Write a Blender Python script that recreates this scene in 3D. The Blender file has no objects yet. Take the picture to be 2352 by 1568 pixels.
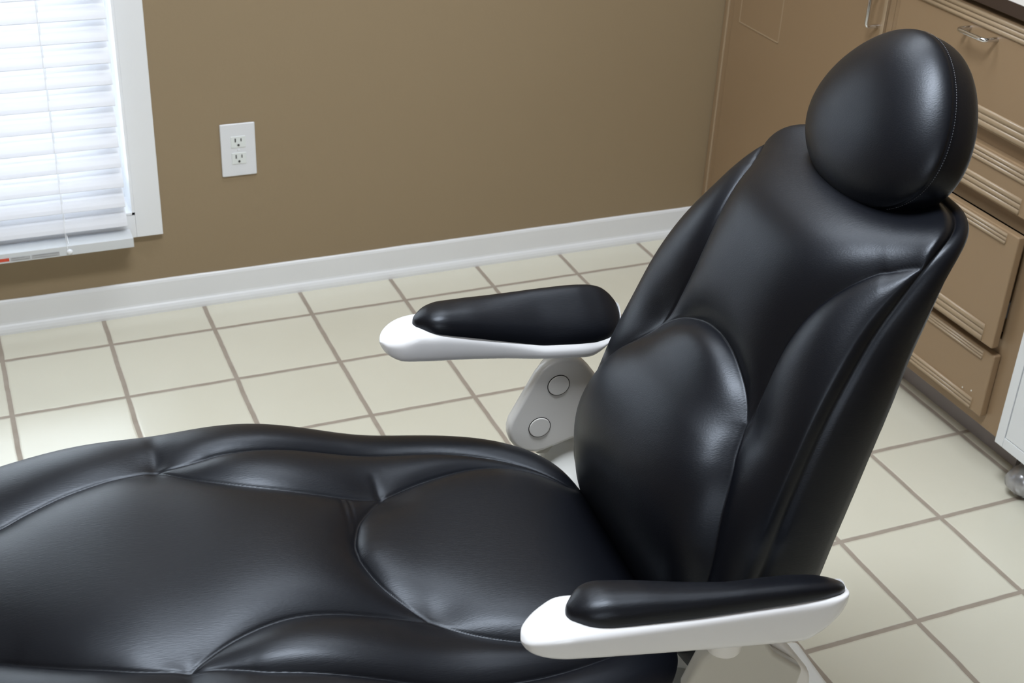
import bpy, bmesh, math, random
import numpy as np
from mathutils import Vector, Matrix

random.seed(7)
SC = bpy.context.scene
COL = SC.collection

# ------------------------------------------------------------------ camera
F_PX = 3121.0
CAM = (-0.0204, -2.8692, 1.5479)
R0 = (0.92194285, -0.38469594, 0.04506012)      # camera right
R1 = (-0.1549967, -0.47304531, -0.86729704)     # camera down
R2 = (0.35496113, 0.79261413, -0.49574735)      # camera forward
cd = bpy.data.cameras.new('camera')
cam = bpy.data.objects.new('camera', cd)
COL.objects.link(cam)
cd.sensor_width = 36.0
cd.lens = F_PX / 2352 * 36.0
cd.clip_start = 0.05
cam.matrix_world = Matrix(((R0[0], -R1[0], -R2[0], CAM[0]), (R0[1], -R1[1], -R2[1], CAM[1]),
                           (R0[2], -R1[2], -R2[2], CAM[2]), (0, 0, 0, 1)))
cd.dof.use_dof = True
cd.dof.focus_distance = 1.75
cd.dof.aperture_fstop = 13.0
SC.camera = cam

# ------------------------------------------------------------------ world, lights, exposure
w = bpy.data.worlds.new('daylight'); SC.world = w; w.use_nodes = True
bg = w.node_tree.nodes['Background']
bg.inputs[0].default_value = (0.86, 0.93, 1.0, 1)
bg.inputs[1].default_value = 10.0
SC.view_settings.view_transform = 'Standard'
SC.view_settings.look = 'None'
SC.view_settings.gamma = 1.0
SC.view_settings.exposure = 0.0
SC.view_settings.use_curve_mapping = False
SC.cycles.use_denoising = True
SC.cycles.max_bounces = 10
SC.cycles.diffuse_bounces = 6
SC.cycles.sample_clamp_indirect = 6.0

def area(name, loc, target, sx, sy, power, col=(1, 1, 1), portal=False):
    l = bpy.data.lights.new(name, 'AREA'); l.shape = 'RECTANGLE'; l.size = sx; l.size_y = sy
    l.energy = power; l.color = col
    o = bpy.data.objects.new(name, l); COL.objects.link(o)
    o.location = loc
    o.rotation_euler = (Vector(target) - Vector(loc)).to_track_quat('-Z', 'Y').to_euler()
    if portal: l.cycles.is_portal = True
    return o
# ceiling lamp over the chair and daylight from the window in the wall behind the photographer
area('ceiling_lamp_light', (0.45, -1.75, 2.44), (0.45, -1.75, 0), 0.80, 0.36, 44, (0.88, 0.94, 1.0))
area('wall_side_fill_light', (1.0, -0.70, 2.44), (1.0, -0.70, 0), 1.2, 0.45, 19, (0.88, 0.94, 1.0))  # added fill to brighten the floor by the back wall; no known lamp
area('rear_window_daylight', (-0.5, -4.55, 1.55), (-0.5, 0, 1.1), 1.6, 1.2, 22, (0.86, 0.93, 1.0))
area('window_portal', (-0.13, 0.16, 0.95), (-0.13, -1, 0.95), 0.95, 1.5, 1, portal=True)

# ------------------------------------------------------------------ materials
def mat(name, col, rough=0.5, spec=0.5, metal=0.0, coat=0.0, trans=0.0, bump=None, vary=None):
    m = bpy.data.materials.new(name); m.use_nodes = True
    nt = m.node_tree; b = nt.nodes['Principled BSDF']
    b.inputs['Base Color'].default_value = (*col, 1)
    b.inputs['Roughness'].default_value = rough
    b.inputs['Metallic'].default_value = metal
    b.inputs['Specular IOR Level'].default_value = spec
    b.inputs['Coat Weight'].default_value = coat
    b.inputs['Transmission Weight'].default_value = trans
    tc = nt.nodes.new('ShaderNodeTexCoord')
    if vary:
        sc_, amt = vary
        n = nt.nodes.new('ShaderNodeTexNoise'); n.inputs['Scale'].default_value = sc_; n.inputs['Detail'].default_value = 4
        nt.links.new(tc.outputs['Object'], n.inputs['Vector'])
        mx = nt.nodes.new('ShaderNodeMix'); mx.data_type = 'RGBA'
        mx.inputs[6].default_value = (*[c * (1 - amt) for c in col], 1)
        mx.inputs[7].default_value = (*[min(1, c * (1 + amt)) for c in col], 1)
        nt.links.new(n.outputs['Fac'], mx.inputs[0]); nt.links.new(mx.outputs[2], b.inputs['Base Color'])
    if bump:
        sc_, st, dist, stretch = bump
        mp = nt.nodes.new('ShaderNodeMapping'); mp.inputs['Scale'].default_value = stretch
        n = nt.nodes.new('ShaderNodeTexNoise'); n.inputs['Scale'].default_value = sc_; n.inputs['Detail'].default_value = 5
        nt.links.new(tc.outputs['Object'], mp.inputs[0]); nt.links.new(mp.outputs[0], n.inputs['Vector'])
        bp = nt.nodes.new('ShaderNodeBump'); bp.inputs['Strength'].default_value = st; bp.inputs['Distance'].default_value = dist
        nt.links.new(n.outputs['Fac'], bp.inputs['Height']); nt.links.new(bp.outputs['Normal'], b.inputs['Normal'])
    return m

M = {}
M['wall'] = mat('tan_wall_paint', (0.292, 0.218, 0.132), 0.55, 0.4, bump=(120, 0.25, 0.001, (1, 1, 1)))
M['ceiling'] = mat('white_ceiling', (0.70, 0.70, 0.70), 0.9)
M['trim'] = mat('white_gloss_trim', (0.82, 0.83, 0.85), 0.35, bump=(60, 0.15, 0.001, (1, 1, 1)))
M['cab'] = mat('tan_cabinet_paint', (0.295, 0.200, 0.117), 0.38, 0.45, bump=(90, 0.2, 0.001, (1, 1, 1)), vary=(3, 0.05))
M['cab_trim'] = mat('tan_cabinet_moulding', (0.35, 0.258, 0.165), 0.35, 0.5)
M['dark'] = mat('painted_gap_shade', (0.012, 0.010, 0.008), 0.8)  # near-black colour that stands in for shade in gaps and recesses
M['kick'] = mat('grey_vinyl_base', (0.30, 0.27, 0.27), 0.5)
M['counter'] = mat('white_laminate', (0.75, 0.73, 0.70), 0.4)
M['counter_edge'] = mat('brown_counter_edge', (0.045, 0.027, 0.018), 0.4)
M['chrome'] = mat('chrome', (0.75, 0.75, 0.77), 0.12, metal=1.0)
M['leather'] = mat('black_leather', (0.0026, 0.0030, 0.0052), 0.385, 0.405, bump=(700, 0.25, 0.0006, (0.12, 1, 1)))
M['leather'].node_tree.nodes['Principled BSDF'].inputs['Specular Tint'].default_value = (0.84, 0.90, 1.0, 1)
M['arm_white'] = mat('white_arm_plastic', (0.78, 0.78, 0.80), 0.22, 0.5, coat=0.3)
M['grey'] = mat('grey_chair_plastic', (0.76, 0.74, 0.715), 0.35, 0.5, coat=0.15)
M['chair_white'] = mat('white_chair_enamel', (0.74, 0.74, 0.72), 0.3, 0.5)
M['housing'] = mat('putty_chair_plastic', (0.50, 0.48, 0.43), 0.3, 0.5)
M['plate'] = mat('white_outlet_plastic', (0.74, 0.75, 0.78), 0.3)
M['socket'] = mat('outlet_face', (0.74, 0.77, 0.76), 0.35)
M['slot'] = mat('outlet_slot', (0.05, 0.05, 0.05), 0.7)
M['cart'] = mat('white_cart_enamel', (0.76, 0.78, 0.80), 0.35)
M['castor'] = mat('silver_castor_plastic', (0.42, 0.42, 0.44), 0.25, metal=0.6)
M['rubber'] = mat('black_rubber', (0.02, 0.02, 0.02), 0.6)
M['rail'] = mat('blind_rail', (0.66, 0.68, 0.70), 0.45)
M['red'] = mat('red_sticker', (0.62, 0.07, 0.03), 0.5, vary=(150, 0.25))
M['label'] = mat('grey_print_label', (0.46, 0.46, 0.47), 0.5)
M['print'] = mat('dark_print', (0.26, 0.26, 0.27), 0.5)
M['steel'] = mat('drawer_slide_steel', (0.55, 0.55, 0.56), 0.35, metal=0.8)
M['chip'] = mat('chipped_paint', (0.75, 0.72, 0.66), 0.6)
M['thread'] = mat('stitch_thread', (0.06, 0.066, 0.078), 0.5)
M['glass'] = mat('window_glass', (1, 1, 1), 0.0, trans=1.0)
_g = M['glass'].node_tree; _tb = _g.nodes.new('ShaderNodeBsdfTransparent'); _tb.inputs[0].default_value = (.95, .97, .97, 1)
_gl = _g.nodes.new('ShaderNodeBsdfGlossy'); _gl.inputs['Roughness'].default_value = 0.0
_fr = _g.nodes.new('ShaderNodeFresnel'); _fr.inputs[0].default_value = 1.45
_mx = _g.nodes.new('ShaderNodeMixShader')
_g.links.new(_fr.outputs[0], _mx.inputs[0]); _g.links.new(_tb.outputs[0], _mx.inputs[1]); _g.links.new(_gl.outputs[0], _mx.inputs[2])
_g.links.new(_mx.outputs[0], _g.nodes['Material Output'].inputs[0])
M['cord'] = mat('blind_cord', (0.85, 0.86, 0.88), 0.6)

# translucent slats
m = mat('white_blind_slat', (0.80, 0.80, 0.82), 0.45)
nt = m.node_tree; b = nt.nodes['Principled BSDF']; out = nt.nodes['Material Output']
tr = nt.nodes.new('ShaderNodeBsdfTranslucent'); tr.inputs[0].default_value = (0.80, 0.80, 0.86, 1)
ms = nt.nodes.new('ShaderNodeMixShader'); ms.inputs[0].default_value = 0.22
nt.links.new(b.outputs[0], ms.inputs[1]); nt.links.new(tr.outputs[0], ms.inputs[2]); nt.links.new(ms.outputs[0], out.inputs[0])
M['slat'] = m

# floor tiles: 230 mm module, grout as its own colour, relief by bump
TS = 0.23
YOFF = 0.44 * TS
def tile_mat():
    m = bpy.data.materials.new('cream_floor_tile'); m.use_nodes = True
    nt = m.node_tree; N = nt.nodes; Lk = nt.links; b = N['Principled BSDF']
    geo = N.new('ShaderNodeNewGeometry'); sep = N.new('ShaderNodeSeparateXYZ'); Lk.new(geo.outputs['Position'], sep.inputs[0])
    wob = N.new('ShaderNodeTexNoise'); wob.inputs['Scale'].default_value = 14; wob.inputs['Detail'].default_value = 3
    Lk.new(geo.outputs['Position'], wob.inputs['Vector'])
    def mth(op, a, b2=None, c=None):
        n = N.new('ShaderNodeMath'); n.operation = op
        for i, x in enumerate((a, b2, c)):
            if x is None: continue
            if isinstance(x, (int, float)): n.inputs[i].default_value = x
            else: Lk.new(x, n.inputs[i])
        return n.outputs[0]
    wv = mth('MULTIPLY', mth('SUBTRACT', wob.outputs['Fac'], 0.5), 0.004)
    def dist(coord, off):
        t = mth('DIVIDE', mth('ADD', mth('ADD', coord, wv), off), TS)
        fr = mth('FRACT', t)
        return mth('MULTIPLY', mth('MINIMUM', fr, mth('SUBTRACT', 1.0, fr)), TS), mth('FLOOR', t)
    dx, ix = dist(sep.outputs[0], 10 * TS)
    dy, iy = dist(sep.outputs[1], 40 * TS - YOFF)
    d = mth('MINIMUM', dx, dy)
    mr = N.new('ShaderNodeMapRange'); mr.interpolation_type = 'SMOOTHSTEP'
    Lk.new(d, mr.inputs[0]); mr.inputs[1].default_value = 0.0040; mr.inputs[2].default_value = 0.0062
    cmb = N.new('ShaderNodeCombineXYZ'); Lk.new(ix, cmb.inputs[0]); Lk.new(iy, cmb.inputs[1])
    wn = N.new('ShaderNodeTexWhiteNoise'); Lk.new(cmb.outputs[0], wn.inputs['Vector'])
    nz = N.new('ShaderNodeTexNoise'); nz.inputs['Scale'].default_value = 5; nz.inputs['Detail'].default_value = 6
    Lk.new(geo.outputs['Position'], nz.inputs['Vector'])
    f = mth('ADD', mth('MULTIPLY', wn.outputs['Value'], 0.3), mth('MULTIPLY', nz.outputs['Fac'], 0.7))
    tc = N.new('ShaderNodeMix'); tc.data_type = 'RGBA'
    tc.inputs[6].default_value = (0.635, 0.61, 0.505, 1); tc.inputs[7].default_value = (0.71, 0.685, 0.58, 1); Lk.new(f, tc.inputs[0])
    gn = N.new('ShaderNodeTexNoise'); gn.inputs['Scale'].default_value = 30; Lk.new(geo.outputs['Position'], gn.inputs['Vector'])
    gc = N.new('ShaderNodeMix'); gc.data_type = 'RGBA'
    gc.inputs[6].default_value = (0.30, 0.25, 0.20, 1); gc.inputs[7].default_value = (0.40, 0.345, 0.29, 1); Lk.new(gn.outputs['Fac'], gc.inputs[0])
    mx = N.new('ShaderNodeMix'); mx.data_type = 'RGBA'
    Lk.new(mr.outputs[0], mx.inputs[0]); Lk.new(gc.outputs[2], mx.inputs[6]); Lk.new(tc.outputs[2], mx.inputs[7])
    Lk.new(mx.outputs[2], b.inputs['Base Color'])
    rr = N.new('ShaderNodeMapRange'); Lk.new(mr.outputs[0], rr.inputs[0]); rr.inputs[3].default_value = 0.85; rr.inputs[4].default_value = 0.24
    Lk.new(rr.outputs[0], b.inputs['Roughness'])
    mr2 = N.new('ShaderNodeMapRange'); mr2.interpolation_type = 'SMOOTHSTEP'
    Lk.new(d, mr2.inputs[0]); mr2.inputs[1].default_value = 0.0025; mr2.inputs[2].default_value = 0.009
    hsum = mth('ADD', mr2.outputs[0], mth('MULTIPLY', nz.outputs['Fac'], 0.12))
    bp = N.new('ShaderNodeBump'); bp.inputs['Strength'].default_value = 0.6; bp.inputs['Distance'].default_value = 0.002
    Lk.new(hsum, bp.inputs['Height']); Lk.new(bp.outputs[0], b.inputs['Normal'])
    return m
M['tile'] = tile_mat()

# ------------------------------------------------------------------ helpers
def link(name, me, m, parent=None, loc=None, smooth=False):
    if m is not None: me.materials.append(m)
    o = bpy.data.objects.new(name, me); COL.objects.link(o)
    if parent is not None: o.parent = parent
    if loc: o.location = loc
    if smooth:
        for p in me.polygons: p.use_smooth = True
    return o

def tag(o, label=None, cat=None, group=None, kind=None):
    if label: o['label'] = label
    if cat: o['category'] = cat
    if group: o['group'] = group
    if kind: o['kind'] = kind
    return o

def empty(name, loc=(0, 0, 0), rz=0.0):
    o = bpy.data.objects.new(name, None); COL.objects.link(o); o.location = loc; o.rotation_euler = (0, 0, rz)
    o.empty_display_size = 0.05
    return o

def addbox(bm, x0, x1, y0, y1, z0, z1):
    vs = [bm.verts.new(p) for p in ((x0, y0, z0), (x1, y0, z0), (x1, y1, z0), (x0, y1, z0),
                                    (x0, y0, z1), (x1, y0, z1), (x1, y1, z1), (x0, y1, z1))]
    for f in ((3, 2, 1, 0), (4, 5, 6, 7), (0, 1, 5, 4), (1, 2, 6, 5), (2, 3, 7, 6), (3, 0, 4, 7)):
        bm.faces.new([vs[i] for i in f])

def finish(bm, name, m, parent=None, bevel=0.0, seg=2, smooth=False):
    bmesh.ops.recalc_face_normals(bm, faces=bm.faces)
    me = bpy.data.meshes.new(name); bm.to_mesh(me); bm.free()
    o = link(name, me, m, parent, smooth=smooth or bevel > 0)
    if bevel > 0:
        md = o.modifiers.new('bevel', 'BEVEL'); md.width = bevel; md.segments = seg; md.limit_method = 'ANGLE'; md.angle_limit = 0.6
        wn = o.modifiers.new('wn', 'WEIGHTED_NORMAL'); wn.keep_sharp = True
    return o

def boxes(name, m, L, parent=None, bevel=0.0, seg=2):
    bm = bmesh.new()
    for b_ in L: addbox(bm, *b_)
    return finish(bm, name, m, parent, bevel, seg)

def grid_mesh(name, P, m, parent=None, wrap=False, caps=False):
    """P: (nu, nv, 3) array -> smooth quad mesh; wrap closes the v direction."""
    nu, nv = P.shape[:2]
    verts = P.reshape(-1, 3)
    i = np.arange(nu - 1)[:, None]; j = np.arange(nv if wrap else nv - 1)[None, :]; j2 = (j + 1) % nv
    f = np.stack([i * nv + j, i * nv + j2, (i + 1) * nv + j2, (i + 1) * nv + j], -1).reshape(-1, 4)
    faces = f.tolist()
    if caps:
        faces.append(list(range(nv))[::-1]); faces.append([(nu - 1) * nv + k for k in range(nv)])
    me = bpy.data.meshes.new(name)
    me.from_pydata(verts.tolist(), [], faces); me.update()
    bm = bmesh.new(); bm.from_mesh(me)
    bmesh.ops.remove_doubles(bm, verts=bm.verts, dist=1e-6)
    bmesh.ops.recalc_face_normals(bm, faces=bm.faces)
    bm.to_mesh(me); bm.free()
    return link(name, me, m, parent, smooth=True)

def tube(name, pts, r, m, parent=None, n=10, closed=False):
    cu = bpy.data.curves.new(name, 'CURVE'); cu.dimensions = '3D'; cu.bevel_depth = r; cu.bevel_resolution = 4; cu.use_fill_caps = True
    sp = cu.splines.new('POLY'); sp.points.add(len(pts) - 1)
    for q, p in zip(sp.points, pts): q.co = (*p, 1)
    sp.use_cyclic_u = closed
    tmp = bpy.data.objects.new('tmp', cu); COL.objects.link(tmp)
    me = bpy.data.meshes.new_from_object(tmp)
    bpy.data.objects.remove(tmp); bpy.data.curves.remove(cu)
    me.name = name
    return link(name, me, m, parent, smooth=True)

def prism(name, outline, axis_from, axis_to, m, parent=None, bevel=0.004, seg=3):
    """outline in (u,z), extruded along v from axis_from to axis_to."""
    bm = bmesh.new()
    a = [bm.verts.new((p[0], axis_from, p[1])) for p in outline]
    b_ = [bm.verts.new((p[0], axis_to, p[1])) for p in outline]
    bm.faces.new(a); bm.faces.new(b_[::-1])
    k = len(outline)
    for i in range(k): bm.faces.new((a[i], b_[i], b_[(i + 1) % k], a[(i + 1) % k]))
    return finish(bm, name, m, parent, bevel, seg)

def smooth_poly(pts, n=12):
    """Catmull-Rom through pts (any dimension)."""
    P = np.array(pts, float); P = np.vstack([2 * P[0] - P[1], P, 2 * P[-1] - P[-2]])
    out = []
    for i in range(1, len(P) - 2):
        p0, p1, p2, p3 = P[i - 1], P[i], P[i + 1], P[i + 2]
        for t in np.linspace(0, 1, n, endpoint=False):
            out.append(0.5 * ((2 * p1) + (-p0 + p2) * t + (2 * p0 - 5 * p1 + 4 * p2 - p3) * t * t + (-p0 + 3 * p1 - 3 * p2 + p3) * t ** 3))
    out.append(P[-2]); return np.array(out)

def dist_poly(A, V, poly):
    best = np.full(A.shape, 1e9)
    for (x0, y0), (x1, y1) in zip(poly[:-1], poly[1:]):
        dx, dy = x1 - x0, y1 - y0; l2 = dx * dx + dy * dy + 1e-12
        t = np.clip(((A - x0) * dx + (V - y0) * dy) / l2, 0, 1)
        best = np.minimum(best, (A - x0 - t * dx) ** 2 + (V - y0 - t * dy) ** 2)
    return np.sqrt(best)

def cub(x, xs, ys):
    """smooth (pchip-like) interpolation"""
    xs = np.array(xs, float); ys = np.array(ys, float)
    h = np.diff(xs); d = np.diff(ys) / h
    mm = np.zeros_like(ys); mm[1:-1] = (d[:-1] * h[1:] + d[1:] * h[:-1]) / (h[1:] + h[:-1]); mm[0] = d[0]; mm[-1] = d[-1]
    x = np.clip(x, xs[0], xs[-1]); i = np.clip(np.searchsorted(xs, x) - 1, 0, len(xs) - 2)
    t = (x - xs[i]) / h[i]
    return ((2 * t ** 3 - 3 * t ** 2 + 1) * ys[i] + (t ** 3 - 2 * t ** 2 + t) * h[i] * mm[i]
            + (-2 * t ** 3 + 3 * t ** 2) * ys[i + 1] + (t ** 3 - t ** 2) * h[i] * mm[i + 1])

# ------------------------------------------------------------------ the room
XL, XR, YB, ZC = -2.0, 2.42, -4.6, 2.5
boxes_ = lambda n, m_, L, **k: tag(boxes(n, m_, L, **k), kind='structure')
boxes_('floor', M['tile'], [(XL - .1, XR + .1, YB - .1, 0.12, -0.05, 0)])
boxes_('ceiling', M['ceiling'], [(XL - .1, XR + .1, YB - .1, 0.12, ZC, ZC + .05)])
WX0, WX1, WZ0, WZ1 = -0.58, 0.323, 0.255, 1.60
boxes_('wall_back', M['wall'], [(XL - .1, WX0, 0, 0.12, 0, ZC), (WX1, XR + .1, 0, 0.12, 0, ZC),
                                (WX0, WX1, 0, 0.12, 0, WZ0), (WX0, WX1, 0, 0.12, WZ1, ZC)])
boxes_('wall_right', M['wall'], [(XR, XR + .1, YB, 0, 0, ZC)])
boxes_('wall_left', M['wall'], [(XL - .1, XL, YB, 0, 0, ZC)])
boxes_('wall_front', M['wall'], [(XL - .1, XR + .1, YB - .1, YB, 0, ZC)])

# baseboard: flat board with a rounded shoe at its foot, returning a little along the cabinet side
def baseboard(name, x0, x1):
    prof = [(0, 0), (-0.0135, 0), (-0.0140, 0.006), (-0.0130, 0.013), (-0.0105, 0.019), (-0.0080, 0.0225), (-0.0070, 0.027),
            (-0.0070, 0.074), (-0.0055, 0.079), (-0.0030, 0.081), (0, 0.081)]
    n = 60; rows = []
    for i in range(n + 1):
        x = x0 + (x1 - x0) * i / n
        rows.append([(x, p[0], p[1] + (random.uniform(-.0006, .0006) if k >= 8 else 0)) for k, p in enumerate(prof)])
    o = grid_mesh(name, np.array(rows), M['trim'], wrap=True, caps=True)
    o.data.polygons.foreach_set('use_smooth', [False] * len(o.data.polygons))
    return tag(o, kind='structure')
baseboard('baseboard_back', XL, 1.782)
boxes_('trim_1', M['trim'], [(1.782, 1.7945, -.024, -.0002, 0, .083)], bevel=.002)

# window: opening with jambs, flat casing, sash and pane
wroot = tag(empty('window_1', (0, 0, 0)), kind='structure')
jx0, jx1 = WX0, WX1
boxes('casing', M['trim'], [(jx1, 0.381, -0.016, 0.0, 0.200, WZ1 + .06), (WX0 - .058, WX0, -0.016, 0.0, 0.200, WZ1 + .06),
                            (WX0, WX1, -0.016, 0.0, 0.200, 0.257), (WX0, WX1, -0.016, 0.0, WZ1, WZ1 + .06)], wroot, bevel=.0012)
boxes('window_jamb', M['trim'], [(jx1 - .006, jx1, -0.016, .12, WZ0, WZ1), (WX0, WX0 + .006, -0.016, .12, WZ0, WZ1),
                          (WX0, WX1, -0.016, .12, WZ0 - .0, WZ0 + .006), (WX0, WX1, -0.016, .12, WZ1 - .006, WZ1)], wroot)
sash = boxes('sash', M['trim'], [(jx1 - .04, jx1 - .006, .075, .10, WZ0 + .006, WZ1 - .006), (WX0 + .006, WX0 + .04, .075, .10, WZ0 + .006, WZ1 - .006),
                          (WX0 + .0395, jx1 - .0395, .076, .099, WZ0 + .006, WZ0 + .045), (WX0 + .0395, jx1 - .0395, .076, .099, WZ1 - .045, WZ1 - .006), (WX0 + .0395, jx1 - .0395, .076, .099, .92, .955)], wroot)
boxes('pane', M['glass'], [(WX0 + .04, jx1 - .04, .086, .089, WZ0 + .045, WZ1 - .045)], wroot)

# horizontal blind in the opening
PITCH = 0.0465
bl = tag(empty('window_blind', (0, 0, 0.19)), 'white horizontal slat blind hanging in the window at the left', 'window blind')
def blx(o): o.location.z -= 0.19; return o
BX0, BX1 = WX0 + .015, 0.302
bm = bmesh.new()
SY, SW, TILT = -0.026, 0.050, math.radians(49)
nsl = 28
for k in range(nsl):
    zc = 0.262 + PITCH * k
    prof = []
    for s in np.linspace(-.5, .5, 7):
        y_, z_ = s * SW, 0.0028 * (1 - (2 * s) ** 2)
        prof.append((SY + y_ * math.cos(TILT) - z_ * math.sin(TILT), zc + y_ * math.sin(TILT) + z_ * math.cos(TILT)))
    th = 0.0026
    low = [(p[0] + th * math.sin(TILT), p[1] - th * math.cos(TILT)) for p in prof]
    ring = prof + low[::-1]
    xs = np.linspace(BX0, BX1 + random.uniform(-.0012, .0012), 8)
    sag = random.uniform(-.0008, .0008)
    R_ = [[bm.verts.new((x, p[0], p[1] + sag * math.sin((x - BX0) * 3.5))) for p in ring] for x in xs]
    for a_, b_ in zip(R_[:-1], R_[1:]):
        for i in range(len(ring)): bm.faces.new((a_[i], a_[(i + 1) % len(ring)], b_[(i + 1) % len(ring)], b_[i]))
    bm.faces.new(R_[0]); bm.faces.new(R_[-1][::-1])
blx(finish(bm, 'slats', M['slat'], bl, smooth=False))
# bottom rail hanging just in front of the casing
rail = blx(boxes('bottom_rail', M['rail'], [(BX0, 0.309, -0.066, -0.018, 0.2005, 0.2235)], bl, bevel=.0015))
ry = -0.0665
def onrail(name, m_, x0, x1, z0, z1, d=.0006):
    return boxes(name, m_, [(x0, x1, ry - d, ry + .0002, z0, z1)], rail)
onrail('warning_sticker', M['red'], 0.005, 0.047, 0.2055, 0.2125)
l1 = onrail('info_label', M['label'], 0.050, 0.090, 0.2050, 0.2125)
l2 = onrail('info_label', M['label'], 0.093, 0.1505, 0.2045, 0.2130)
boxes('print_line', M['print'], [(0.053, 0.078, ry - .0009, ry, 0.2107, 0.2117), (0.053, 0.087, ry - .0009, ry, 0.2062, 0.2068),
                              ], l1)
boxes('print_line', M['print'], [(0.096, 0.148, ry - .0009, ry, 0.2110, 0.2120), (0.100, 0.146, ry - .0009, ry, 0.2060, 0.2066)], l2)
blx(boxes('head_rail', M['rail'], [(BX0, 0.309, -0.06, 0.0, WZ1 - .05, WZ1 - .01)], bl, bevel=.002))
cx = 0.172
blx(tube('lift_cord', [(cx, SY - .004, WZ1 - .05), (cx, SY - .004, 0.235), (cx, -0.058, 0.2245)], .0011, M['cord'], bl))
for dx in (-0.004,):
    blx(tube('ladder_string', [(cx + dx, SY - .026, WZ1 - .05), (cx + dx, SY - .030, 0.24), (cx + dx, -.0675, 0.222), (cx + dx, -.0675, .214)], .0007, M['cord'], bl))
bm = bmesh.new(); bmesh.ops.create_uvsphere(bm, u_segments=16, v_segments=10, radius=.0065)
for v in bm.verts: v.co = (v.co.x + cx, v.co.y * .7 - .069, v.co.z * .9 + .2105)
blx(finish(bm, 'cord_knob', M['cord'], bl, smooth=True))

# wall outlet
ox, oz = 0.5645, 0.378
ol = tag(empty('wall_outlet', (ox, 0, oz)), 'white double electrical outlet on the tan wall right of the window', 'outlet')
pl = boxes('cover_plate', M['plate'], [(-.0395, .0395, -.0055, 0, -.0625, .0625)], ol, bevel=.003, seg=3)
for dz in (.0195, -.0195):
    fc = boxes('receptacle', M['socket'], [(-.0165, .0165, -.0068, -.004, dz - .0135, dz + .0135)], ol, bevel=.001)
    boxes('blade_slots', M['slot'], [(-.0080, -.0052, -.0072, -.005, dz + .000, dz + .009), (.0052, .0076, -.0072, -.005, dz + .001, dz + .0085)], fc)
    bm = bmesh.new(); bmesh.ops.create_cone(bm, cap_ends=True, segments=16, radius1=.0028, radius2=.0028, depth=.003,
        matrix=Matrix.Translation((0, -.0058, dz - .0072)) @ Matrix.Rotation(math.pi / 2, 4, 'X'))
    finish(bm, 'ground_hole', M['slot'], fc)
bm = bmesh.new(); bmesh.ops.create_cone(bm, cap_ends=True, segments=16, radius1=.0032, radius2=.0026, depth=.0016,
    matrix=Matrix.Translation((0, -.0060, 0)) @ Matrix.Rotation(math.pi / 2, 4, 'X'))
finish(bm, 'plate_screw', M['plate'], ol, smooth=False)

# ------------------------------------------------------------------ cabinets along the right wall
FX = 1.795                                            # plane of the face frames
def face_frame(name, y1, y0, parent, openings, zb=.088, zt=.884):
    """frame boards around openings [(ya, yb, za, zb)] (ya>yb) """
    L = []
    ys = sorted({y1, y0} | {o[0] for o in openings} | {o[1] for o in openings}, reverse=True)
    zs = sorted({zb, zt} | {o[2] for o in openings} | {o[3] for o in openings})
    for a, b_ in zip(ys[:-1], ys[1:]):
        for c, d in zip(zs[:-1], zs[1:]):
            my, mz = (a + b_) / 2, (c + d) / 2
            if any(o[1] < my < o[0] and o[2] < mz < o[3] for o in openings): continue
            L.append((FX, FX + .019, b_, a, c, d))
    return boxes(name, M['cab'], L, parent)

def u_handle(parent, p0, p1, proj=.032, r=.0042, axis='x'):
    """bent wire pull between two feet, projecting towards -x"""
    a, b_ = Vector(p0), Vector(p1); d = (b_ - a).normalized(); pts = []
    k = .010
    out = Vector((-proj, 0, 0))
    pts.append(a)
    pts.append(a + out * (1 - k / proj))
    for t in (.25, .5, .75, 1):
        an = t * math.pi / 2
        pts.append(a + out * (1 - k / proj) + Vector((-k * math.sin(an), 0, 0)) + d * (k * (1 - math.cos(an))))
    for t in (0, .25, .5, .75, 1):
        an = t * math.pi / 2
        pts.append(b_ + out * (1 - k / proj) + Vector((-k * math.cos(an), 0, 0)) - d * (k * (1 - math.sin(an))))
    pts.append(b_)
    h = tube('handle', pts, r, M['chrome'], parent)
    return h

# unit 1: tall plain door beside the window wall
c1 = tag(empty('base_cabinet', (FX + .3, -.325, 0)), 'tan painted base cabinet with one plain door, in the corner by the outlet wall', 'cabinet')
def rel(o, root):
    o.location -= Vector(root.location) if o.parent is root else Vector((0, 0, 0)); return o
rel(boxes('carcass', M['cab'], [(FX + .019, XR - .005, -.645, -.632, .075, .884), (FX + .019, XR - .005, -.018, -.003, .075, .884),
          (FX + .019, XR - .005, -.632, -.018, .075, .09), (XR - .02, XR - .005, -.632, -.018, .09, .884)], c1), c1)
rel(face_frame('face_frame', -.003, -.646, c1, [(-.045, -.628, .112, .845)]), c1)
# applied bead around the opening's wall side
rel(boxes('edge_bead', M['cab_trim'], [(FX - .004, FX + .001, -.026, -.019, .095, .88)], c1, bevel=.0015), c1)
dr = rel(boxes('door', M['cab'], [(FX - .004, FX + .016, -.626, -.047, .114, .843)], c1, bevel=.004, seg=3), c1)
g = []
for (y0, y1, z0, z1) in ((-.258, -.082, .603, .606), (-.258, -.082, .777, .780), (-.084, -.082, .603, .78), (-.258, -.256, .603, .78)):
    g.append((FX - .0052, FX - .0035, y0, y1, z0, z1))
o = boxes('panel_bead', M['cab_trim'], g, dr, bevel=.0006)
o = boxes('edge_strip', M['cab_trim'], [(FX - .0065, FX - .003, -.626, -.616, .114, .843)], dr, bevel=.0015)
hd = u_handle(dr, (FX - .003, -.606, .748), (FX - .003, -.606, .824))
rel(boxes('toe_board', M['kick'], [(FX + .07, FX + .08, -.645, -.003, 0, .078)], c1), c1)

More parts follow.
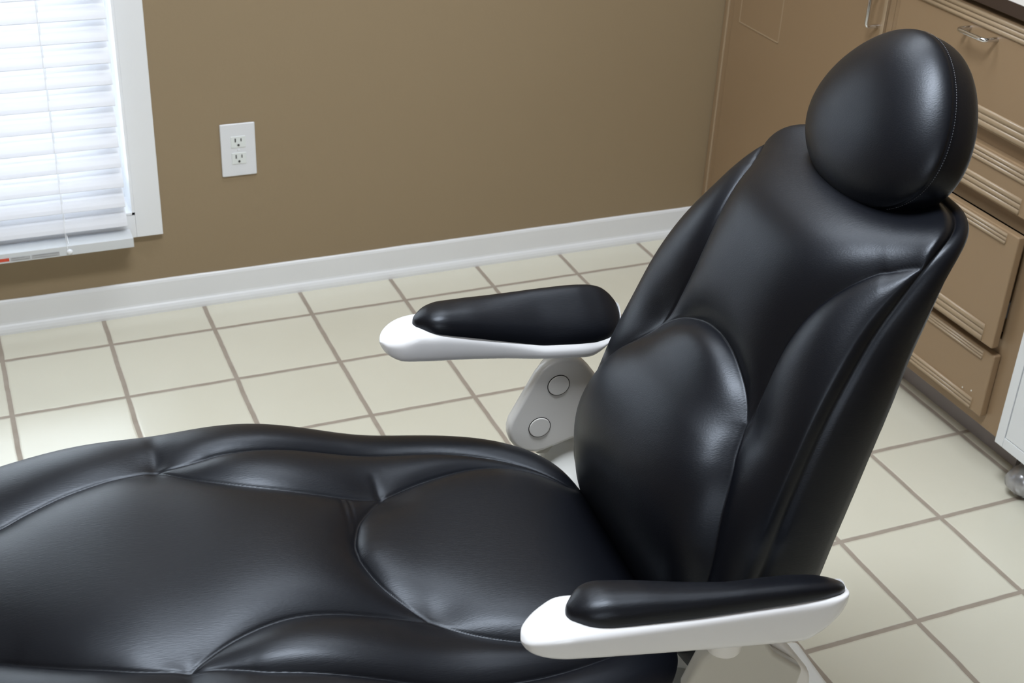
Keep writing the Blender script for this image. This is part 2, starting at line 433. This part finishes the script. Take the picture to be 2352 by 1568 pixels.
# unit 2: four drawers
c2 = tag(empty('drawer_cabinet', (FX + .3, -.93, 0)), 'tan painted base cabinet with a bank of four drawers behind the headrest', 'cabinet')
YE = -1.212
rel(boxes('carcass', M['cab'], [(FX + .019, XR - .005, YE, YE + .015, .075, .884), (FX + .019, XR - .005, -.663, -.648, .075, .884),
          (FX + .019, XR - .005, YE + .015, -.663, .075, .09), (XR - .02, XR - .005, YE + .015, -.663, .09, .884)], c2), c2)
ya, yb = -.678, -1.152
rel(face_frame('face_frame', -.647, YE, c2, [(ya - .012, yb + .012, .675, .862), (ya - .012, yb + .012, .552, .622),
               (ya - .012, yb + .012, .285, .505), (ya - .012, yb + .012, .128, .245)]), c2)
rel(boxes('toe_board', M['kick'], [(FX + .07, FX + .08, YE + .02, -.647, 0, .078)], c2), c2)
rel(boxes('interior_shade_sheet', M['dark'], [(FX + .12, FX + .125, YE + .02, -.67, .1, .87)], c2), c2)  # added dark sheet, paints the shade seen through the drawer openings

def drawer(z0, z1, pull, flute_top, flute_bot, handle=False, chips=()):
    """front with fluted mouldings along its top and bottom edges; pull = how far it stands out"""
    x1 = FX - .001 - pull; x0 = x1 - .018
    fr = rel(boxes('drawer', M['cab'], [(x0, x1, yb, ya, z0, z1)], c2, bevel=.0035, seg=3), c2)
    def flutes(za, zb_, n=3):
        rows = []
        prof = [(0.0, za)]
        hgt = (zb_ - za) / n
        for k in range(n):
            for t in (0.12, .3, .5, .7, .88):
                prof.append((-.0034 * math.sin(t * math.pi) ** .6 - .0008, za + hgt * (k + t)))
            prof.append((-.0004, za + hgt * (k + 1)))
        prof.append((0.0, zb_)); prof.append((.002, zb_)); prof.append((.002, za))
        P = np.array([[(x0 + p[0] - .0002, y, p[1]) for p in prof] for y in np.linspace(yb + .030, ya - .004, 3)])
        o = grid_mesh('fluted_moulding', P, M['cab_trim'], fr, wrap=True, caps=True)
        o.data.polygons.foreach_set('use_smooth', [True] * len(o.data.polygons))
        return o
    if flute_top: flutes(z1 - .004 - flute_top, z1 - .004)
    if flute_bot: flutes(z0 + .004, z0 + .004 + flute_bot)
    if handle:
        u_handle(fr, (x0, -.894, .831), (x0, -.969, .831))
    if pull > .01:   # drawer box sides and steel slides
        boxes('drawer_box', M['cab'], [(x1, x1 + .40, yb + .022, yb + .034, z0 + .02, z1 - .03), (x1, x1 + .40, ya - .034, ya - .022, z0 + .02, z1 - .03),
                                       (x1, x1 + .40, yb + .034, ya - .034, z0 + .02, z0 + .028)], fr)
        boxes('slide', M['steel'], [(x1, x1 + .36, yb + .014, yb + .021, z0 + .055, z0 + .090)], fr, bevel=.001)
    for (cy, cz) in chips:
        bm = bmesh.new(); bmesh.ops.create_icosphere(bm, subdivisions=1, radius=.0018)
        for v in bm.verts: v.co = (v.co.x * .3 + x0 - .0004, v.co.y + cy, v.co.z * 1.2 + cz)
        finish(bm, 'paint_chip', M['chip'], fr)
    return fr
drawer(.662, .873, .0, .028, .036, handle=True)
drawer(.540, .633, .0, .026, .032)
drawer(.275, .512, .014, .022, .036)
drawer(.116, .256, .0, .018, .024, chips=((-1.09, .150), (-1.115, .157)))
for o_ in c2.children:
    pass

# unit 3: worktop running over both units
ct = empty('countertop', (2.08, -.70, .884))
tag(ct, 'white countertop with a dark brown front edge over the tan cabinets', 'countertop')
rel(boxes('top_surface', M['counter'], [(FX - .028, XR - .003, -1.90, -.003, .8955, .909)], ct), ct)
rel(boxes('front_edge', M['counter_edge'], [(FX - .031, FX - .0285, -1.90, -.003, .885, .9085), (FX - .028, XR - .003, -1.90, -.003, .885, .895)], ct), ct)

# rolling cart under the end of the worktop
ca = tag(empty('rolling_cart', (2.0, -1.43, 0)), 'white enamel cart on silver castors at the right end of the drawers', 'cart')
CX0, CX1, CY0, CY1, CZ0 = 1.752, 2.20, -1.66, -1.228, .112
rel(boxes('cabinet_body', M['cart'], [(CX0 + .012, CX1, CY0, CY1, CZ0, .76)], ca, bevel=.003), ca)
rel(boxes('front_frame', M['cart'], [(CX0, CX0 + .0115, CY1 - .021, CY1, CZ0, .76), (CX0, CX0 + .0115, CY0, CY0 + .021, CZ0, .76),
    (CX0, CX0 + .0115, CY0 + .0215, CY1 - .0215, CZ0, CZ0 + .022)], ca, bevel=.0008), ca)
rel(boxes('front_panel', M['cart'], [(CX0 + .0005, CX0 + .0115, CY0 + .0225, CY1 - .0235, CZ0 + .0235, .50)], ca, bevel=.0008), ca)
rel(boxes('front_panel', M['cart'], [(CX0 + .0005, CX0 + .0115, CY0 + .0225, CY1 - .0235, .503, .755)], ca, bevel=.0008), ca)
def castor(x, y, rz):
    e = None
    prof = [(.0004, .0005), (.012, 0), (.022, .010), (.0285, .018), (.031, .0265), (.031, .0275), (.0345, .031), (.0345, .039), (.0335, .0405), (.0335, .0415), (.0345, .043), (.0345, .051),
            (.031, .0545), (.031, .0555), (.0285, .064), (.022, .072), (.012, .082), (.0004, .0815)]
    rows = []
    for k in range(33):
        an = 2 * math.pi * k / 32
        rows.append([(math.cos(an) * p[0], p[1] - .041, math.sin(an) * p[0]) for p in prof])
    P = np.array(rows)
    o = grid_mesh('castor', P, M['castor'], ca)
    o.location = Vector((x, y, .036)) - Vector(ca.location); o.rotation_euler = (0, 0, rz)
    bm = bmesh.new(); bmesh.ops.create_cone(bm, cap_ends=True, segments=32, radius1=.0358, radius2=.0358, depth=.009, matrix=Matrix.Rotation(math.pi / 2, 4, 'X'))
    for v in bm.verts: v.co.z -= .0003
    t_ = finish(bm, 'tread', M['rubber'], o, bevel=.004)
    bm = bmesh.new(); bmesh.ops.create_cone(bm, cap_ends=True, segments=20, radius1=.012, radius2=.012, depth=.047, matrix=Matrix.Translation((0, 0, .052)))
    finish(bm, 'stem', M['rubber'], o)
for x, y, rz in ((1.815, -1.275, 1.2), (1.815, -1.61, .2), (2.15, -1.275, .9), (2.15, -1.61, .3)): castor(x, y, rz)

# ------------------------------------------------------------------ the dental chair
PSI = math.radians(-4.62); DV = -1.603; U0 = .60
def W(u, v, z):
    return (math.cos(PSI) * u - math.sin(PSI) * (v + DV), math.sin(PSI) * u + math.cos(PSI) * (v + DV), z)
ch = tag(empty('dental_chair', W(U0, 0, 0), PSI), 'black leather dental chair with white and grey armrests, in front of the window wall', 'dental chair')
SH = np.array([-U0, 0, 0])
def shift(o): o.location = (-U0, 0, 0); return o

def soft(fn, x, r=.03):
    x = np.asarray(x, float)
    return sum(wt * fn(x + r * o_) for o_, wt in ((-1, .12), (-.6, .2), (-.2, .18), (.2, .18), (.6, .2), (1, .12)))
def zseat(u): return soft(zseat_k, u, .035)
def zseat_k(u):
    return cub(u, [-1.0, -.7, -.4, -.15, 0, .08, .15, .20, .26, .34, .40, .45, .49, .53, .57, .63, .70, .76, .83],
                  [.38, .42, .47, .515, .540, .552, .560, .561, .557, .556, .548, .533, .519, .506, .500, .495, .488, .481, .474])
mir = lambda L: [(a_, -b_) for a_, b_ in L]
S_left = [(-.085, 0), (-.075, .035), (-.03, .070), (.03, .098), (.078, .115), (.10, .127), (.124, .139), (.15, .151), (.177, .161), (.206, .171), (.233, .177), (.262, .182)]
S_ab = [(.262, .182), (.30, .155), (.338, .136), (.374, .124), (.413, .118), (.453, .116), (.493, .116), (.532, .120)]
S_out = [(.262, .182), (.290, .186), (.318, .194), (.345, .202), (.413, .212), (.484, .219), (.557, .224), (.633, .222), (.70, .208), (.755, .186), (.80, .155)]
S_circ = [(.532, .120), (.572, .144), (.615, .162), (.669, .177), (.714, .180), (.755, .173), (.80, .150)]
S_arc = [(.532, .120), (.513, .096), (.490, .060), (.477, .022), (.4745, 0), (.477, -.022), (.490, -.060), (.513, -.096), (.532, -.120)]
seat_seams = [(S_left, .034), (mir(S_left), .034), (S_ab, .030), (mir(S_ab), .030), (S_out, .017), (mir(S_out), .017),
              (S_circ, .021), (mir(S_circ), .021), (S_arc, .020)]
def puff(A, V, seams, H):
    """pillow relief: 1 away from every seam, falling to 0 in a rounded groove at each"""
    P = np.ones_like(A); G = np.zeros_like(A); e = .0013
    for pts, L_ in seams:
        d = dist_poly(A, V, smooth_poly(pts, 8))
        P *= 1 - np.exp(-(np.sqrt(d * d + e * e) - e * .9) / L_)
        G = np.maximum(G, np.exp(-(d / .0021) ** 2))
    return P * H - .0015 * G
def wout(u):
    return cub(u, [-1.0, -.6, -.2, 0, .08, .16, .27, .40, .50, .60, .70, .83], [.17, .19, .235, .262, .275, .285, .294, .304, .308, .302, .288, .26])
def seat_surface():
    u1 = np.linspace(-.95, -.13, 60)[:-1]; u2 = np.linspace(-.13, .74, 560)[:-1]
    an = np.linspace(math.asin((.74 - .58) / .256), math.pi / 2, 46); u3 = .58 + .256 * np.sin(an)
    us = np.concatenate([u1, u2, u3])
    t = np.linspace(-1, 1, 401); t = np.sin(t * math.pi / 2 * .985) / math.sin(math.pi / 2 * .985); t = .45 * t + .55 * np.linspace(-1, 1, 401)
    r = np.clip((us - .58) / .256, 0, 1); lf = np.clip((-.85 - us) / .10, 0, 1)
    vm = wout(us) * (1 - r ** 4.0 + 1e-9) ** (1 / 4.0) * (1 - lf ** 2.5 + 1e-9) ** (1 / 2.5)
    A = np.repeat(us[:, None], len(t), 1); V = vm[:, None] * t[None]
    q = np.abs(V) / wout(A)
    rr = np.clip((A - .58) / .256, 0, 1); ll = np.clip((-.85 - A) / .10, 0, 1)
    s = np.clip(q ** 6 + rr ** 4.0 * .9999 + ll ** 2.5, 0, 1)
    s2 = np.where(q > 0, s, s)
    drop = .085 * (1 - (1 - s2) ** (1 / 3.2))
    Z = zseat(A) - drop
    fade = (1 - s2) ** .4
    Z = Z + (puff(A, V, seat_seams, .0225) - .005) * fade
    # gathers in the leather where seams pinch together
    for (a0, v0, a1, v1, dep, wd) in ((.262, .182, .264, .262, .0035, .010), (.262, -.182, .262, -.25, .003, .010), (.532, .12, .530, .166, .0025, .006),
                                      (.479, .105, .472, -.005, .0028, .004), (.488, .105, .484, .03, .0022, .003), (.40, -.235, .30, -.21, .001, .01)):
        d = dist_poly(A, V, [(a0, v0), (a1, v1)])
        tt = np.clip(((A - a0) * (a1 - a0) + (V - v0) * (v1 - v0)) / ((a1 - a0) ** 2 + (v1 - v0) ** 2), 0, 1)
        Z -= dep * np.exp(-(d / wd) ** 2) * (1 - tt) ** .8
    top = np.stack([A, V, Z], -1)
    # side wall folded under
    rows_l, rows_r = [], []
    for k, (dn, inn) in enumerate(((.012, .001), (.026, .005), (.038, .013), (.044, .030), (.044, .10))):
        sc_ = 1 - inn / np.maximum(vm, .03)
        sc_ = np.clip(sc_, .05, 1)
        for src, acc in ((top[:, 0], rows_l), (top[:, -1], rows_r)):
            p = src.copy(); p[:, 2] -= dn; p[:, 1] *= sc_
            acc.append(p)
    P = np.concatenate([np.stack(rows_l[::-1], 1), top, np.stack(rows_r, 1)], 1)
    return P
seat = shift(grid_mesh('seat_cushion', seat_surface(), M['leather'], ch, wrap=True))

# --- backrest: (a, v, n) with a up the slope and n towards the sitter
BO = (.83, .52); BA = (.5, .8660254)
def bmap(a, v, n):
    return np.stack([BO[0] + a * BA[0] - n * BA[1], v, BO[1] + a * BA[1] + n * BA[0]], -1)
def ne(a): return soft(ne_k, a, .02)
def nc(a): return soft(nc_k, a, .025)
def wb(a): return soft(wb_k, a, .02)
def ne_k(a):
    return cub(a, [-.10, -.04, .0, .03, .09, .14, .20, .27, .34, .40, .45, .48, .506, .54], [-.06, -.033, -.025, -.017, -.005, .009, .022, .033, .034, .027, .019, .011, -.001, -.016])
def nc_k(a):
    return cub(a, [-.10, -.04, .0, .05, .10, .15, .20, .26, .32, .38, .42, .455, .49, .54], [-.06, -.018, .020, .046, .052, .045, .032, .042, .054, .059, .052, .026, -.014, -.050])
def wb_k(a):
    return cub(a, [-.10, -.04, .03, .09, .14, .20, .27, .33, .38, .42, .454, .49, .54], [.200, .222, .229, .228, .225, .219, .211, .201, .190, .186, .182, .179, .177])
B_panel = [(.460, .186), (.452, .174), (.436, .160), (.420, .148), (.360, .124), (.302, .114), (.240, .116), (.202, .120)]
B_arch = [(.202, .120), (.2227, .097), (.2375, .071), (.250, .036), (.254, 0), (.250, -.036), (.2375, -.071), (.2227, -.097), (.202, -.120)]
B_low = [(.202, .120), (.194, .123), (.170, .137), (.152, .150), (.130, .162), (.106, .171), (.080, .180), (.055, .187), (.034, .190), (-.02, .195), (-.09, .195)]
back_seams = [(B_panel, .028), (mir(B_panel), .028), (B_arch, .020), (B_low, .025), (mir(B_low), .025)]
def back_surface():
    A0, A1 = -.10, .522
    an = np.linspace(math.asin((.44 - .40) / .122), math.pi / 2, 50)
    as_ = np.concatenate([np.linspace(A0, -.03, 30)[:-1], np.linspace(-.03, .44, 330)[:-1], .40 + .122 * np.sin(an)])
    t = np.linspace(-1, 1, 321)
    r = np.clip((as_ - .40) / .122, 0, 1)
    vm = wb(as_) * (1 - r ** 5.0 + 1e-9) ** (1 / 5.0)
    A = np.repeat(as_[:, None], len(t), 1); V = vm[:, None] * t[None]
    qn = np.abs(V) / wb(A)
    base = ne(A) + (nc(A) - ne(A)) * (1 - np.clip(qn, 0, 1) ** 3)
    rr = np.clip((A - .40) / .122, 0, 1)
    s = np.clip(qn ** 5 + rr ** 5.0, 0, 1)
    rnd = .005 * (1 - (1 - s) ** (1 / 3.0))
    bot = np.clip((-.035 - A) / .065, 0, 1)
    base = base - rnd - .05 * (1 - np.sqrt(np.clip(1 - bot ** 2.2, 0, 1)))
    n = base + (puff(A, V, back_seams, .020)) * (1 - s) ** .18
    # the lumbar pad swells further
    ins = np.zeros_like(A)
    inner = smooth_poly([(a_, b_) for a_, b_ in B_low], 8); oi = np.argsort(inner[:, 0])
    wl = np.interp(A, inner[oi, 0], inner[oi, 1])
    arch = smooth_poly(B_arch, 8); oa = np.argsort(arch[:, 1])
    topa = np.interp(V, arch[oa, 1], arch[oa, 0])
    m_in = (np.abs(V) < wl) & (A < np.where(np.abs(V) < .12, topa, 9)) & (A < .254)
    dl = np.minimum(dist_poly(A, V, arch), np.minimum(dist_poly(A, V, inner), dist_poly(A, -V, inner)))
    sw = np.where(m_in, np.interp(A, [-.05, .02, .10, .16, .22], [.004, .009, .014, .018, .016]) * (1 - np.exp(-dl / .013)), 0)
    for _ in range(30):
        sw[1:-1, 1:-1] = .2 * (sw[1:-1, 1:-1] + sw[:-2, 1:-1] + sw[2:, 1:-1] + sw[1:-1, :-2] + sw[1:-1, 2:])
    n += sw
    front = bmap(A, V, n)
    # side wall: the seam at the edge, then a rounded flank going back to the shell
    T = soft(lambda x_: np.interp(x_, [.0, .25, .36, .44, .50, .56], [.096, .096, .078, .048, .020, .010]), as_, .07); TK = T / .054
    def side(col, sg):
        acc = []
        a_ = A[:, col]; v_ = V[:, col]; n_ = n[:, col]
        vmx = np.maximum(np.abs(v_), 1e-6)
        k_end = (1 - r ** 5.0 + 1e-9) ** (1 / 5.0)
        # outline normal in the (a,v) plane
        da = np.gradient(a_); dv = np.gradient(v_); ln = np.sqrt(da * da + dv * dv) + 1e-9
        na = -dv / ln * sg; nv = da / ln * sg
        na = np.where(r > 0, np.abs(na), na * 1.0); 
        for f_, o_, back in ((0, -.0018, .003), (0, .0015, .0045), (0, .0045, .009), (0, .0080, .018), (0, .0085, .030), (0, .006, .041), (0, .000, .049), (0, -.010, .054)):
            acc.append(bmap(a_ + na * o_, v_ + nv * o_, n_ - back * TK))
        return acc
    R_ = side(-1, 1); L_ = side(0, -1)
    bk = []
    for f_ in (.7, .35, 0, -.35, -.7):
        bk.append(bmap(A[:, -1], V[:, -1] * f_, (n[:, -1] + n[:, 0]) / 2 - T))
    P = np.concatenate([front, np.stack(R_, 1), np.stack(bk, 1), np.stack(L_[::-1], 1)], 1)
    return P
back = shift(grid_mesh('backrest_cushion', back_surface(), M['leather'], ch, wrap=True, caps=True))

# --- headrest
HU, HZ, HT = 1.0874, 1.0244, math.radians(67.0)
def hmap(v, a, n):
    return np.stack([HU + a * math.cos(HT) - n * math.sin(HT), v, HZ + a * math.sin(HT) + n * math.cos(HT)], -1)
sgp = lambda x, e: np.sign(x) * np.abs(x) ** e
def head_ring(rad, n, N=160):
    t = np.linspace(0, 2 * math.pi, N, endpoint=False)
    cv = sgp(np.cos(t), 1.0); ca = sgp(np.sin(t), 1.0)
    return hmap(cv * .1209 * (1 - .199 * ca) * rad, ca * .1011 * rad, np.full(N, n))
rows = []
for rad in np.concatenate([np.linspace(.001, .8, 30), .8 + .2 * np.sin(np.linspace(0, math.pi / 2, 26))[1:]]):
    rows.append(head_ring(rad, .041 * (1 - min(rad, 1) ** 2.45) ** .60))
rows.append(head_ring(.993, -.0010)); rows.append(head_ring(1.0, -.0030))
for ph in np.linspace(0.04, math.pi / 2, 24):
    rows.append(head_ring(.03 + .97 * math.cos(ph) ** .55 * (1 + .02 * math.sin(2 * ph)) if ph < 1.57 else .001, (-.0030 - .064 * math.sin(ph) ** .6)))
hr_ = shift(grid_mesh('headrest_cushion', np.array(rows), M['leather'], ch, wrap=True, caps=True))
# stitching along the headrest seam
ring = head_ring(1.0, -.0052, 900)
bm = bmesh.new()
for k in range(0, 900, 4):
    p = Vector(ring[k]); q = Vector(ring[(k + 2) % 900]); d = (q - p)
    c_ = Vector(hmap(np.zeros(1), np.zeros(1), np.full(1, -.006))[0]); o_ = ((p + q) / 2 - c_).normalized() * .0006
    mt = Matrix.Translation((p + q) / 2 + o_) @ d.to_track_quat('Z', 'Y').to_matrix().to_4x4()
    bmesh.ops.create_cone(bm, cap_ends=True, segments=6, radius1=.00038, radius2=.00038, depth=d.length, matrix=mt)
st = finish(bm, 'stitching', M['thread'], hr_)
st['label'] = 'pale grey seam stitching'
# steel stem of the headrest
hb = HU + .03
pts = [tuple(bmap(np.array(a_), np.array(0.0), np.array(n_))) for a_, n_ in ((.36, -.045), (.50, -.055), (.60, -.045))]
shift(tube('headrest_stem', pts, .012, M['chrome'], ch))

# --- arms
def loft(name, us, inner, outer, zb, zt, m_, parent, sg, p=3.5, tin=None, crown=None, N=72):
    """ring per station; tin = height of the inner lip (top leans inwards), crown = dome height of a pad"""
    rows = []
    t = np.linspace(0, 2 * math.pi, N, endpoint=False)
    for i, u in enumerate(us):
        c_, h = (outer[i] + inner[i]) / 2, (outer[i] - inner[i]) / 2
        if crown is not None:
            v = c_ + h * sgp(np.cos(t), .8)
            zl = zb[i] + (tin[i] - zb[i]) * np.clip((.345 - v) / .07, -.2, 1.1)
            z = zl + np.where(np.sin(t) > 0, crown[i] * np.abs(np.sin(t)) ** .72, -.002 * np.abs(np.sin(t)) ** .5)
        else:
            cv, cz = sgp(np.cos(t), 2 / p), sgp(np.sin(t), 2 / p)
            v = c_ + h * cv * (1 - .06 * (cz < 0) * np.abs(cz))
            ztop = zt[i] + (tin[i] - zt[i]) * np.clip((.345 - v) / .07, -.2, 1.1)
            zbot = zb[i] - .012 * np.clip((outer[i] - v) / max(2 * h, 1e-4), 0, 1) * min(1, h / .03)
            z = zbot + (ztop - zbot) * (cz + 1) / 2
        rows.append(np.stack([np.full(N, u), sg * v, z], -1))
    return shift(grid_mesh(name, np.array(rows), m_, parent, wrap=True, caps=True))
def cosspace(a, b_, n): return a + (b_ - a) * (1 - np.cos(np.linspace(0, math.pi, n))) / 2
# body
ub = cosspace(.5745, .927, 90)
b_out = np.interp(ub, [.5745, .576, .580, .587, .597, .612, .64, .75, .85, .897, .909, .919, .925, .927], [.306, .314, .321, .327, .3325, .337, .340, .3455, .352, .354, .351, .344, .333, .32])
b_in = np.interp(ub, [.5745, .576, .580, .587, .597, .612, .64, .70, .75, .80, .86, .892, .907, .917, .925, .927], [.304, .297, .287, .280, .273, .269, .268, .272, .273, .270, .268, .270, .275, .283, .297, .31])
b_top = np.interp(ub, [.5745, .577, .583, .592, .605, .63, .80, .92], [.626, .634, .640, .6445, .6475, .649, .648, .645])
b_bot = np.interp(ub, [.5745, .577, .583, .592, .605, .64, .77, .875, .890, .905, .921, .927], [.624, .622, .6195, .6175, .6155, .612, .597, .588, .598, .613, .627, .636])
b_tin = np.interp(ub, [.5745, .62, .66, .70, .735, .80, .88, .924], [.626, .649, .644, .634, .624, .606, .603, .603])
b_tin = np.minimum(b_tin, b_top)
# pad
up = cosspace(.620, .928, 80)
p_out = np.interp(up, [.620, .622, .629, .636, .646, .66, .75, .85, .89, .908, .919, .926, .928], [.306, .313, .320, .326, .3305, .3335, .3405, .347, .3475, .344, .335, .322, .31])
p_in = np.interp(up, [.620, .622, .629, .636, .646, .66, .70, .75, .80, .85, .88, .90, .915, .924, .928], [.304, .296, .288, .280, .274, .272, .273, .275, .276, .274, .274, .277, .283, .295, .306])
p_bot = np.interp(up, [.6235, .80, .92], [.6485, .6475, .6445])
p_tin = np.interp(up, [.6235, .64, .66, .70, .735, .80, .88, .921], [.6485, .6465, .6435, .6335, .6235, .6055, .6025, .6025])
p_cr = np.interp(up, [.620, .622, .630, .640, .655, .70, .80, .87, .90, .915, .925, .928], [.001, .008, .015, .021, .0255, .028, .0280, .0245, .0195, .014, .008, .001])
def sm(x, k=2):
    y = x.copy()
    for _ in range(k): y[1:-1] = .25 * y[:-2] + .5 * y[1:-1] + .25 * y[2:]
    return y
def arm(sg, nm):
    body = loft('armrest', ub, sm(b_in), sm(b_out), sm(b_bot), sm(b_top), M['arm_white'], ch, sg, p=5.0, tin=sm(b_tin))
    body['label'] = nm
    pad = loft('arm_pad', up, sm(p_in), sm(p_out), p_bot, p_bot, M['leather'], body, sg, tin=sm(p_tin), crown=sm(p_cr))
    pad.location = (0, 0, 0)
    # pivot: inner cover plate, outer housing, neck
    def arc(c_, r_, a0, a1, n=9): return [(c_[0] + r_ * math.cos(math.radians(a)), c_[1] + r_ * math.sin(math.radians(a))) for a in np.linspace(a0, a1, n)]
    outline = arc((.839, .528), .047, 35, 150) + arc((.806, .464), .047, 160, 285) + arc((.879, .477), .045, -40, 30)
    piv = shift(prism('pivot_cover', [(p_[0], p_[1]) for p_ in outline], sg * .286, sg * .304, M['grey'], ch, bevel=.008, seg=4))
    for (u_c, z_c) in ((.832, .5305), (.807, .4625)):
        for nm_, r_, v_a, m_, bv in (('cap_groove_shade', .0170, .2852, M['dark'], 0), ('screw_cap', .0160, .2840, M['grey'], .0012)):  # wider dark disc paints the shaded groove round each cap
            bm = bmesh.new(); bmesh.ops.create_cone(bm, cap_ends=True, segments=40, radius1=r_, radius2=r_, depth=.004,
                matrix=Matrix.Translation((u_c, sg * (v_a + .002), z_c)) @ Matrix.Rotation(math.pi / 2, 4, 'X'))
            finish(bm, nm_, m_, piv, bevel=bv)
    hous = [(.770, .566), (.785, .580), (.842, .580), (.858, .556), (.898, .522), (.893, .490), (.872, .430), (.84, .400), (.81, .40), (.785, .42), (.764, .475), (.757, .530)]
    off = .045 if sg > 0 else 0.0
    hous = [(u_ + off * (u_ < .80), z_ - (.012 if sg > 0 and z_ > .55 else 0)) for u_, z_ in hous]
    shift(prism('pivot_housing', hous, sg * .3025, sg * .322, M['housing'], ch, bevel=.006, seg=3))
    bm = bmesh.new(); bmesh.ops.create_cone(bm, cap_ends=True, segments=32, radius1=.019, radius2=.021, depth=.032, matrix=Matrix.Translation((.796 + off, sg * .316, .590)))
    shift(finish(bm, 'arm_neck', M['grey'], ch, bevel=.003))
    # bracket sweeping from the pivot down and inwards to the seat frame
    path = np.array([(.862, .322, .415), (.862, .300, .37), (.862, .245, .335), (.86, .17, .315), (.855, .08, .30), (.85, 0, .30)])
    pp = smooth_poly(path, 6); rows = []
    for i, c_ in enumerate(pp):
        tg = pp[min(i + 1, len(pp) - 1)] - pp[max(i - 1, 0)]; tg = tg / np.linalg.norm(tg)
        ax = np.array([1., 0, 0]); nn = np.cross(tg, ax); nn /= np.linalg.norm(nn)
        t = np.linspace(0, 2 * math.pi, 24, endpoint=False)
        rows.append(c_[None] * np.array([1, sg, 1]) + (np.cos(t)[:, None] * ax * .042 + np.sin(t)[:, None] * nn * np.array([1, sg, 1]) * .022))
    shift(grid_mesh('arm_bracket', np.array(rows), M['chair_white'], ch, wrap=True, caps=True))
arm(1, 'armrest on the far side, nearer the window wall'); arm(-1, 'armrest on the near side, at the bottom of the view')

# --- frame, shell, lift column and base plate
o = shift(boxes('seat_frame', M['chair_white'], [(-.75, .80, -.15, .15, .345, .40)], ch, bevel=.02, seg=4))
Pb = []
for a_ in np.linspace(-.05, .44, 24):
    wv_ = float(wb(np.array(a_))) * .72
    vv = np.linspace(-1, 1, 13); nb = float(ne(np.array(a_))) - .062
    Pb.append(np.concatenate([bmap(np.full(13, a_), vv * wv_, np.full(13, nb)), bmap(np.full(13, a_), vv[::-1] * wv_, nb - .022 * (1 - np.abs(vv[::-1]) ** 4) - .003)]))
shift(grid_mesh('backrest_shell', np.array(Pb), M['chair_white'], ch, wrap=True, caps=True))
shift(boxes('hinge_block', M['chair_white'], [(.78, .93, -.09, .09, .30, .42)], ch, bevel=.015, seg=3))
shift(boxes('lift_column', M['chair_white'], [(.42, .80, -.12, .12, .03, .36)], ch, bevel=.03, seg=4))
shift(boxes('base_plate', M['chair_white'], [(-.05, 1.255, -.27, .20, 0.0, .028)], ch, bevel=.012, seg=4))
